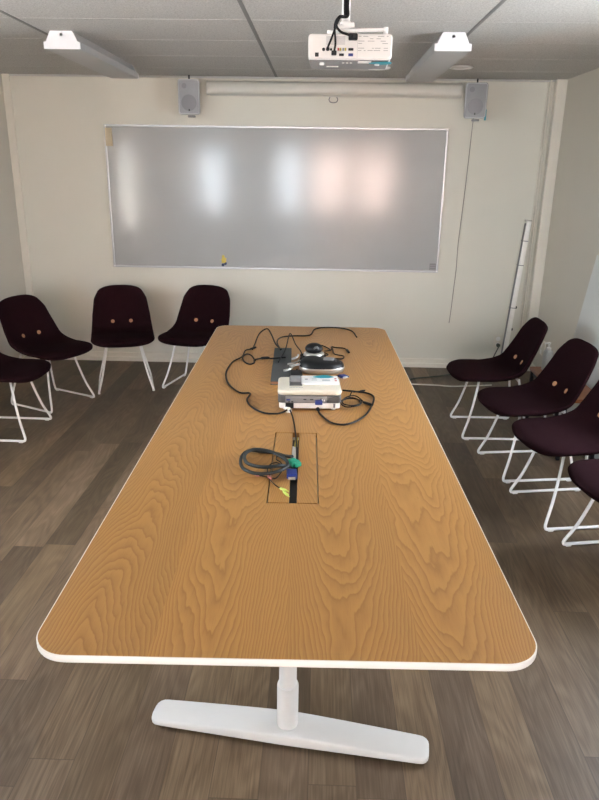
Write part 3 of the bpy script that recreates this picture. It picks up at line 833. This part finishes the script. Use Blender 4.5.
# ------------------------------------------------------------------ things on the table
T0 = TH
tp_scale = 1.07
tp_ = thing('table_projector', 'small cream white projector standing on the table with ports facing us', 'projector', (-.036, 2.962, T0), .045)
w, d = .132, .098
def rb(w_, d_, z0, z1, r, bev, dy=0.0, dx=0.0): return MB().prism(rrect(dx, dy, 2 * w_, 2 * d_, r, 6), z0, z1, bev)
rb(w - .005, d - .004, .008, .033, .014, .004).build('base', 'white', tp_, ang=35)
rb(w - .001, d - .001, .0331, .066, .018, .002).build('vent_band', 'darkgrey', tp_, ang=35)
rb(w, d + .002, .0661, .088, .022, .008).build('top_cover', 'cream', tp_, ang=35)
pp = MB(); pp.box((-.100, -d - .0015, .0355), (.070, -d + .006, .0630), .001, 1); pp = pp.build('port_panel', 'midgrey', tp_, smooth=False)
for x, z, sx, sz, mm in ((-.088, .048, .016, .006, 'blue'), (-.085, .0395, .006, .004, 'black'), (-.072, .0395, .008, .004, 'black'), (-.020, .050, .012, .004, 'black'), (.008, .050, .014, .004, 'black'), (.052, .048, .004, .007, 'white'), (.060, .046, .004, .007, 'white'), (.046, .052, .004, .005, 'black')):
    q = MB(); q.box((x - sx / 2, -d - .004, z - sz / 2), (x + sx / 2, -d - .001, z + sz / 2), .0006, 1); q.build('port', mm, pp, smooth=False)
q = MB(); q.box((.082, -d - .003, .036), (.122, -d + .004, .062), .002, 1); q.build('vent_grille', 'darkgrey', tp_, smooth=False)
q = MB(); q.box((-.100, -d - .0025, .011), (-.066, -d + .008, .0325), .001, 1); q.build('power_inlet', 'black', tp_, smooth=False)
q = MB(); q.box((.098, -d - .0005, .014), (.106, -d + .008, .030), .001, 1); q.build('lock_slot', 'midgrey', tp_, smooth=False)
for sx in (-1, 1):
    for sy in (-1, 1):
        q = MB(); q.lathe([(.009, 0), (.010, .002), (.010, .009)], n=16); q.xf(TR(sx * .100, sy * .075, 0)); q.build('foot', 'white', tp_)
q = MB(); q.box((-.084, -.034, .0865), (-.030, d - .004, .0915), .002, 2); zz = q.build('lens_recess', 'darkgrey', tp_, smooth=False)
q = MB(); q.lathe([(.020, -.0235), (.022, -.020), (.022, .020), (.020, .0235)], (-.057, .035, .090), RY(PI / 2), 24); q.build('focus_ring', 'midgrey', zz)
q = rb(.079, .056, .0885, .0975, .006, .0025, .032, .046); cp = q.build('control_strip', 'white', tp_, ang=35)
for x, y, sx, sy, mm in ((-.012, .030, .012, .012, 'print'), (.022, .036, .018, .006, 'print'), (.022, .018, .024, .005, 'print'), (.072, .016, .034, .022, 'speaker'), (.113, .040, .009, .013, 'red'), (.113, .012, .009, .013, 'red')):
    q = MB(); q.box((x - sx / 2, y - sy / 2, .097), (x + sx / 2, y + sy / 2, .0984), .0003, 1); q.build('key', mm, cp, smooth=False)
q = MB(); q.prism([(.018, .058), (.040, .078), (.066, .090), (.088, .082), (.106, .060), (.084, .046), (.050, .044)], .0987, .1005); q = q.build('tape_piece', 'teal', cp, smooth=False); q['label'] = 'piece of turquoise tape'
q = MB(); 
for k_ in range(9): q.box((-.083 + k_ * .0064, -.060, .0879), (-.0785 + k_ * .0064, -.0535, .0885))
q.build('brand_print', 'print', tp_, smooth=False)

for ch in [tp_] + list(tp_.children_recursive):
    if ch.type == 'MESH':
        ch.data.transform(Matrix.Scale(tp_scale, 4))
# slate grey book with a brown edge, black box beside it
t = thing('grey_book', 'flat slate grey book with a brown edge lying behind the table projector', 'book', (-.193, 3.56, T0), .035)
MB().box((-.050, -.33, .0), (.050, .34, .004), .001, 1).build('back_cover', 'slate', t, smooth=False)
MB().box((-.049, -.329, .0041), (.047, .336, .0169), .001, 1).build('page_block', 'board_brown', t, smooth=False)
MB().box((-.050, -.33, .017), (.050, .34, .021), .001, 1).build('front_cover', 'slate', t, smooth=False)
t = thing('black_adapter', 'black power adapter box between grey book and speakerphone', 'adapter', (-.105, 3.32, T0), .1)
MB().box((-.030, -.075, 0), (.030, .075, .034), .005, 2).build('case', 'black', t)
MB().tube([(0, .076, .017), (.003, .10, .018), (.010, .125, .022)], [.006, .005, .004], 8).build('strain_relief', 'black', t)

# silver connector bundle on the book
for i, (x, y, rz, z) in enumerate(((-.130, 3.53, .7, .030), (-.112, 3.46, .45, .040), (-.150, 3.42, .9, .026), (-.120, 3.60, 1.1, .042))):
    t = thing('silver_plug', ('silver metal plug uppermost in the bundle on the grey book', 'silver metal plug right of the bundle beside the black adapter', 'silver metal plug lowest in the bundle over the book edge', 'silver metal plug at the back of the bundle on the book')[i], 'plug', (x, y, T0 + z), rz, 'silver plugs on the grey book')
    MB().box((-.036, -.008, -.004), (-.006, .008, .006), .002, 1).build('shell', 'silver', t, smooth=False)
    MB().tube(spline([(-.006, 0, .001), (.02, 0, .003), (.05, .010, .006), (.075, .03, -.004)], 4), [.006] * 4 + [.0035] * 9, 8).build('lead', ('silver', 'speaker')[i % 2], t)

# speakerphone: tear-drop base with silver rim, black top and keypad
t = thing('conference_speakerphone', 'black conference speakerphone with silver base rim behind the table projector', 'speakerphone', (.022, 3.50, T0), -.10)
def egg(sc, n=40):
    pts = []
    for k_ in range(n):
        a = 2 * PI * k_ / n; ca, sa = math.cos(a), math.sin(a)
        x = .121 * math.copysign(abs(ca) ** .85, ca); y = (.088 - .018 * ca) * math.copysign(abs(sa) ** .9, sa)
        pts.append((x * sc, y * sc))
    return pts
MB().loft([[(x, y, z) for x, y in egg(s)] for s, z in ((.86, 0), (.93, .004), (.985, .018), (1.0, .028), (.985, .032))]).build('base_rim', 'silver', t)
MB().loft([[(x, y, z + .012 * max(0, -x / .12) * q) for x, y in egg(s)] for s, z, q in ((.980, .0325, 0), (.965, .042, .2), (.90, .053, .6), (.76, .060, 1), (.5, .064, 1), (.2, .065, 1), (.01, .065, 1))]).build('top_shell', 'black', t)
q = MB(); q.prism(rrect(.035, .012, .055, .062, .008), .0605, .0668, .001); q.build('display', 'midgrey', t, ang=30)
q = MB()
for i in range(3):
    for j in range(3): q.box((.070 + i * .012, -.022 + j * .016, .058 - i * .003), (.079 + i * .012, -.011 + j * .016, .0625 - i * .0035), .001, 1)
q.build('keypad', 'darkgrey', t, smooth=False)
# webcam: round head on a silver collar
t = thing('webcam', 'round black webcam with a silver collar behind the speakerphone', 'webcam', (-.022, 3.668, T0), .3)
MB().lathe([(.050, 0), (.054, .004), (.054, .010), (.036, .016)], n=32).build('base', 'black', t)
MB().lathe([(.030, .0145), (.050, .024), (.058, .040), (.057, .052), (.050, .060), (.040, .060)], n=36).build('collar', 'silver', t)
m_ = MB(); bmesh.ops.create_icosphere(m_.b, subdivisions=4, radius=.047, matrix=TR(0, 0, .080) @ Matrix.Diagonal((1.05, 1, .66, 1))); hd = m_.build('head', 'black', t)
MB().lathe([(.015, 0), (.015, .006), (.011, .008), (.0005, .006)], (0, -.038, .088), RX(PI / 2 + .15), 20).build('lens', 'darkgrey', hd)

# loose cables on the table
def cable(name, label, pts, r, mat='rubber', lift=(), closed=False, plugs=()):
    """pts are x, y pairs on the table; lift gives extra height at chosen points; plugs (index end, length, radius, material)"""
    P = []
    L = dict(lift)
    for i, p in enumerate(pts):
        P.append(Vector((p[0], p[1], T0 + r + .0006 + L.get(i, 0))))
    o = bpy.data.objects.new(name, None); C.objects.link(o); o.location = P[0]; tag(o, label, 'cable')
    S = spline(P, 6, closed)
    for s in S: s.z = max(s.z, T0 + r + .0004)
    MB().tube([s - P[0] for s in S], r, 8, closed).build('lead', mat, o)
    for end, ln, pr, pm, lab in plugs:
        a, c = (S[0], S[3]) if end == 0 else (S[-1], S[-4])
        dr = (a - c).normalized(); dr.z = 0
        st = a - P[0]; st.z = max(st.z, T0 + pr + .0006 - P[0].z)
        m_ = MB(); m_.tube([st - dr * ln * .35, st - dr * ln * .2, st + dr * ln * .6, st + dr * ln], [pr * .6, pr, pr, pr * .8], 10)
        q = m_.build('plug', pm, o)
        if lab: q['label'] = lab
    return o
CR = .0043
cable('power_cord', 'long black cord curving in two arcs from the projector to a coil on the left', [(-0.110, 2.933), (-0.127, 2.836), (-0.149, 2.815), (-0.175, 2.795), (-0.234, 2.806), (-0.292, 2.881), (-0.321, 2.973), (-0.317, 3.072), (-0.368, 3.082), (-0.431, 3.198), (-0.467, 3.339), (-0.478, 3.462), (-0.467, 3.630), (-0.427, 3.723), (-0.423, 3.857), (-0.394, 3.918)], CR, lift=((0, .016), (1, .008), (13, .004), (14, .006)), plugs=((1, .045, .0065, 'black', None),))
cable('thin_cable', 'black cable with a small coil left of the grey book and a thick inline barrel', [(-0.179, 3.660), (-0.246, 3.635), (-0.304, 3.635), (-0.352, 3.675), (-0.349, 3.614), (-0.371, 3.586), (-0.403, 3.631), (-0.424, 3.725), (-0.406, 3.764), (-0.375, 3.734), (-0.348, 3.661)], CR, lift=((0, .0225), (1, .0225), (2, .021), (8, .009), (9, .009)))
b = MB(); pc = [(-0.321, 3.706), (-0.272, 3.721)]
b.tube([(*pc[0], T0 + .0072), (*[pc[0][i] * .8 + pc[1][i] * .2 for i in (0, 1)], T0 + .0072), (*[pc[0][i] * .2 + pc[1][i] * .8 for i in (0, 1)], T0 + .0072), (*pc[1], T0 + .0072)], [.005, .0085, .0085, .005], 12)
tag(b.build('cable_barrel', 'black'), 'thick black ferrite barrel clamped round the thin cable left of the book', 'ferrite')
cable('loop_cable', 'black cable arching over from the coil to the back of the grey book', [(-0.386, 3.912), (-0.385, 4.023), (-0.370, 4.197), (-0.328, 4.273), (-0.295, 4.187), (-0.254, 3.960), (-0.213, 3.838)], CR, lift=((2, .03), (3, .045), (4, .03), (5, .026), (6, .0225)))
cable('long_cable', 'black cable sweeping along the far end of the table to a bare tip', [(-0.215, 3.810), (-0.248, 4.022), (-0.232, 4.212), (-0.162, 4.282), (-0.057, 4.309), (-0.026, 4.485), (0.041, 4.550), (0.142, 4.547), (0.220, 4.463), (0.246, 4.286)], CR, lift=((0, .027), (1, .022), (2, .006)))
cable('triangle_cable', 'black cable bent into a sharp peak behind the grey book', [(-0.212, 3.564), (-0.187, 3.824), (-0.174, 4.113), (-0.133, 3.922), (-0.093, 3.764), (-0.110, 3.593)], .0034, lift=((0, .0225), (1, .03), (2, .055), (3, .035), (4, .02)))
cable('webcam_cable', 'black cable winding from the webcam to a plug on the right of the table', [(-0.027, 3.992), (0.015, 4.053), (0.063, 3.977), (0.068, 3.932), (0.039, 3.913), (0.077, 3.940), (0.081, 4.013), (0.110, 4.001), (0.158, 3.986), (0.173, 3.924)], .0034, plugs=((1, .05, .0075, 'black', None),), lift=((0, .02), (4, .0)))
cable('speakerphone_cable', 'black cable with a wavy bend right of the speakerphone', [(0.087, 3.974), (0.096, 3.848), (0.147, 3.807), (0.137, 3.744), (0.086, 3.748)], .0034)
cable('long_signal_cable', 'black cable in a wide loop right of the table projector ending in a front plug', [(0.123, 3.154), (0.189, 3.137), (0.244, 3.114), (0.267, 3.053), (0.246, 2.920), (0.209, 2.795), (0.154, 2.707), (0.105, 2.679), (0.056, 2.710), (0.017, 2.803), (0.006, 2.856)], CR, plugs=((1, .035, .008, 'black', None),))
ang = [2 * PI * k / 10 for k in range(42)]
cable('coiled_cable', 'black cable wound in loops round the foot of the webcam', [(-.022 + (.0625 + .006 * math.sin(2.3 * a)) * math.cos(a) * (1.12 + .04 * math.sin(a * .6)), 3.668 + .0635 * math.sin(a)) for a in ang], .0036, lift=tuple((i, .0002 + .00105 * i + .004 * (i % 3 == 0)) for i in range(42)))
cable('coiled_cable', 'thin black cable bundled in a small coil right of the table projector', [(0.105, 2.991), (0.153, 3.046), (0.189, 3.027), (0.199, 2.955), (0.174, 2.898), (0.129, 2.881), (0.108, 2.935), (0.141, 2.987), (0.187, 2.976), (0.202, 2.921), (0.160, 2.877), (0.116, 2.901), (0.132, 2.979), (0.179, 3.000), (0.223, 2.964)], .0028, lift=tuple((i, .003 + .0016 * i) for i in range(4, 14)), plugs=((1, .045, .0065, 'black', None),))
cable('short_lead', 'short black lead with a forked tip standing over the small coil', [(0.145, 2.966), (0.161, 3.025), (0.174, 3.041), (0.207, 3.058)], .0030, lift=((0, .022), (1, .034), (2, .030), (3, .030)), plugs=((1, .02, .0045, 'black', None),))
# blue monitor plug at the right behind the projector
t = thing('monitor_plug', 'blue monitor plug on the table at the right rear of the table projector', 'plug', (0.134, 3.346, T0 + .008), .55)
MB().box((-.017, -.010, .002), (.017, .022, .016), .002, 1).build('grip', 'blue', t, smooth=False)
MB().box((-.013, -.018, .005), (.013, -.0101, .013), .001, 1).build('contact_shell', 'silver', t, smooth=False)
for sx in (-1, 1): MB().tube([(sx * .021, -.014, .009), (sx * .021, .024, .009)], .0035, 8).build('thumb_screw', 'navy', t)
MB().tube(spline([(0, .022, .009), (.0, .036, .008), (-.02, .044, .000), (-.06, .03, -.003), (-.10, .0, -.003)], 5), .0035, 8).build('lead', 'rubber', t)
# blue plug in the rear panel, white plug in front of the projector
t = thing('monitor_plug', 'blue monitor plug seated in the port panel of the table projector', 'plug', (.008, 2.8535, T0 + .044), .045)
MB().box((-.016, -.022, -.008), (.016, .004, .008), .002, 1).build('grip', 'blue', t, smooth=False)
t = thing('white_plug', 'small white plug dangling in front of the table projector base', 'plug', (-0.123, 2.836, T0), -.5)
MB().lathe([(.011, 0), (.012, .003), (.012, .014), (.007, .020)], n=14).build('body', 'cream', t)
MB().tube([(-.020, .010, .011), (0, 0, .011), (.016, -.012, .010)], .0075, 10).build('cap', 'white', t)
cable('drop_cable', 'black cable running from the white plug straight down into the table hatch', [(-0.116, 2.817), (-0.104, 2.773), (-0.092, 2.675), (-0.082, 2.561), (-0.075, 2.455), (-0.070, 2.347), (-0.069, 2.282)], .0032, lift=((0, .012), (5, -.002), (6, -.004)))
pc = [(-0.082, 2.616), (-0.073, 2.356)]
# white and yellow ribbons lying in the slot
b = MB(); q0 = [(-0.090, 2.455), (-0.072, 2.456), (-0.069, 2.312), (-0.088, 2.310)]; b.prism([tuple(p) for p in q0], T0 - .0078, T0 - .0062)
tag(b.build('white_strip', 'paper'), 'white strip in the hatch slot beside the black cable', 'strip')
b = MB(); q0 = [(-0.082, 2.551), (-0.072, 2.551), (-0.070, 2.451), (-0.084, 2.450)]; b.prism([tuple(p) for p in q0], T0 - .0078, T0 - .0060)
tag(b.build('yellow_strip', 'yellow'), 'short yellow strip at the far end of the hatch slot', 'strip')
# grey coiled monitor cable with green and blue connectors
ring = [(-0.084, 2.295), (-0.115, 2.330), (-0.157, 2.355), (-0.203, 2.366), (-0.247, 2.356), (-0.267, 2.311), (-0.268, 2.247), (-0.253, 2.189), (-0.219, 2.151), (-0.184, 2.140), (-0.150, 2.147), (-0.117, 2.171), (-0.098, 2.210), (-0.107, 2.257), (-0.143, 2.304), (-0.185, 2.333), (-0.230, 2.335), (-0.254, 2.297), (-0.253, 2.243), (-0.235, 2.197), (-0.197, 2.172), (-0.159, 2.170), (-0.121, 2.185), (-0.092, 2.232)]
oc = cable('monitor_cable', 'grey monitor cable coiled beside the hatch with green and blue connectors', ring, .0064, 'grey_rubber', lift=tuple((i, .002 + .0011 * i) for i in range(4, 22)) + ((0, .012), (22, .024)))
def local(o, p): return Vector(p) - o.location
cx = [(-0.079, 2.261), (-0.081, 2.166)]
def con(p, rz, sx, sy, sz, mat, name):
    m_ = MB(); m_.box((-sx / 2, -sy / 2, 0), (sx / 2, sy / 2, sz), .003, 1); m_.box((-sx / 2 + .004, -sy / 2 - .010, .003), (sx / 2 - .004, -sy / 2 - .0003, sz - .003), .001, 1)
    m_.xf(TR(*local(oc, (*p, T0 + .0008))) @ RZ(rz)); return m_.build(name, mat, oc, smooth=False)
con(cx[0], .75, .034, .040, .020, 'teal_plug', 'connector')['label'] = 'green connector'
con(cx[1], .08, .036, .052, .018, 'blue', 'connector')['label'] = 'blue connector'
m_ = MB(); q0 = [(-0.079, 2.134)][0]; m_.box((-.012, -.008, .004), (.012, .008, .014), .001, 1); m_.xf(TR(*local(oc, (*q0, T0 + .0008)))); m_.build('contact_shell', 'silver', oc, smooth=False)
oc2 = cable('audio_cable', 'thin black audio cable curled over the hatch ending in lime and pink jacks', [(-0.211, 2.169), (-0.185, 2.158), (-0.160, 2.148), (-0.135, 2.133), (-0.121, 2.175), (-0.111, 2.226), (-0.104, 2.266), (-0.121, 2.301), (-0.139, 2.307), (-0.142, 2.277), (-0.125, 2.252), (-0.117, 2.236), (-0.137, 2.264), (-0.161, 2.249), (-0.168, 2.206), (-0.160, 2.148), (-0.148, 2.116), (-0.129, 2.082), (-0.114, 2.064)], .0022, lift=tuple((i, .004) for i in range(3, 15)) + ((8, .012), (9, .012), (10, .012)))
jk = [(-0.115, 2.060), (-0.086, 2.038), (-0.103, 2.038), (-0.082, 1.999), (-0.163, 2.156), (-0.149, 2.128), (-0.215, 2.173), (-0.192, 2.148)]
for (a, c, mm, lb) in ((0, 1, 'lime', 'lime jack plug'), (2, 3, 'lime', 'lime jack plug'), (4, 5, 'pink', 'pink jack plug'), (6, 7, 'pink', 'pink jack plug')):
    A, B_ = Vector((*jk[a], T0 + .0052)), Vector((*jk[c], T0 + .0052))
    m_ = MB(); m_.tube([p - oc2.location for p in (A, A.lerp(B_, .1), A.lerp(B_, .7), A.lerp(B_, .75), B_)], [.0032, .0046, .0046, .0022, .0018], 10)
    q = m_.build('jack', mm, oc2); q['label'] = lb

# ------------------------------------------------------------------ light
wd = bpy.data.worlds.new('sky'); SC.world = wd; wd.use_nodes = True
nt = wd.node_tree; bg = nt.nodes['Background']
tc = nt.nodes.new('ShaderNodeTexCoord'); sp = nt.nodes.new('ShaderNodeSeparateXYZ'); nt.links.new(tc.outputs['Generated'], sp.inputs[0])
rp = nt.nodes.new('ShaderNodeValToRGB'); mp = nt.nodes.new('ShaderNodeMapRange')
nt.links.new(sp.outputs[2], mp.inputs[0]); mp.inputs[1].default_value = -1; mp.inputs[2].default_value = 1
nt.links.new(mp.outputs[0], rp.inputs[0])
e = rp.color_ramp.elements
e[0].position = .40; e[0].color = (.64, .68, .72, 1); e[1].position = .50; e[1].color = (.80, .90, 1.0, 1)
e.new(.75).color = (.80, .88, 1, 1)
nt.links.new(rp.outputs[0], bg.inputs[0]); bg.inputs[1].default_value = 22.0
S = bpy.data.lights.new('sun', 'SUN'); S.energy = 55.0; S.angle = .02; S.color = (1, .93, .84)
so = bpy.data.objects.new('sun', S); C.objects.link(so); so.rotation_euler = Vector((.25, -.75, -.62)).to_track_quat('-Z', 'Y').to_euler()

# ------------------------------------------------------------------ camera
cam = bpy.data.cameras.new('camera'); co = bpy.data.objects.new('camera', cam); C.objects.link(co)
p_, r_, yw = .3227, .0147, -.0267
fw = Vector((math.sin(yw) * math.cos(p_), math.cos(yw) * math.cos(p_), -math.sin(p_)))
rt = Vector((math.cos(yw), -math.sin(yw), 0)); upv = rt.cross(fw)
R2 = rt * math.cos(r_) + upv * math.sin(r_); U2 = upv * math.cos(r_) - rt * math.sin(r_)
m = Matrix((R2, U2, -fw)).transposed().to_4x4(); m.translation = (0, 0, 1.74)
co.matrix_world = m
cam.sensor_fit = 'VERTICAL'; cam.sensor_height = 24.0; cam.lens = 683.56 * 24.0 / 800
cam.clip_start = .05; cam.clip_end = 200
SC.camera = co
vs = SC.view_settings
SC.display_settings.display_device = 'sRGB'
vs.view_transform = 'Standard'; vs.look = 'None'; vs.gamma = 1; vs.use_curve_mapping = False
vs.exposure = 1.1
SC.cycles.max_bounces = 14; SC.cycles.diffuse_bounces = 8; SC.cycles.glossy_bounces = 4; SC.cycles.transparent_max_bounces = 12
SC.cycles.use_denoising = True
SC.cycles.sample_clamp_indirect = 8.0
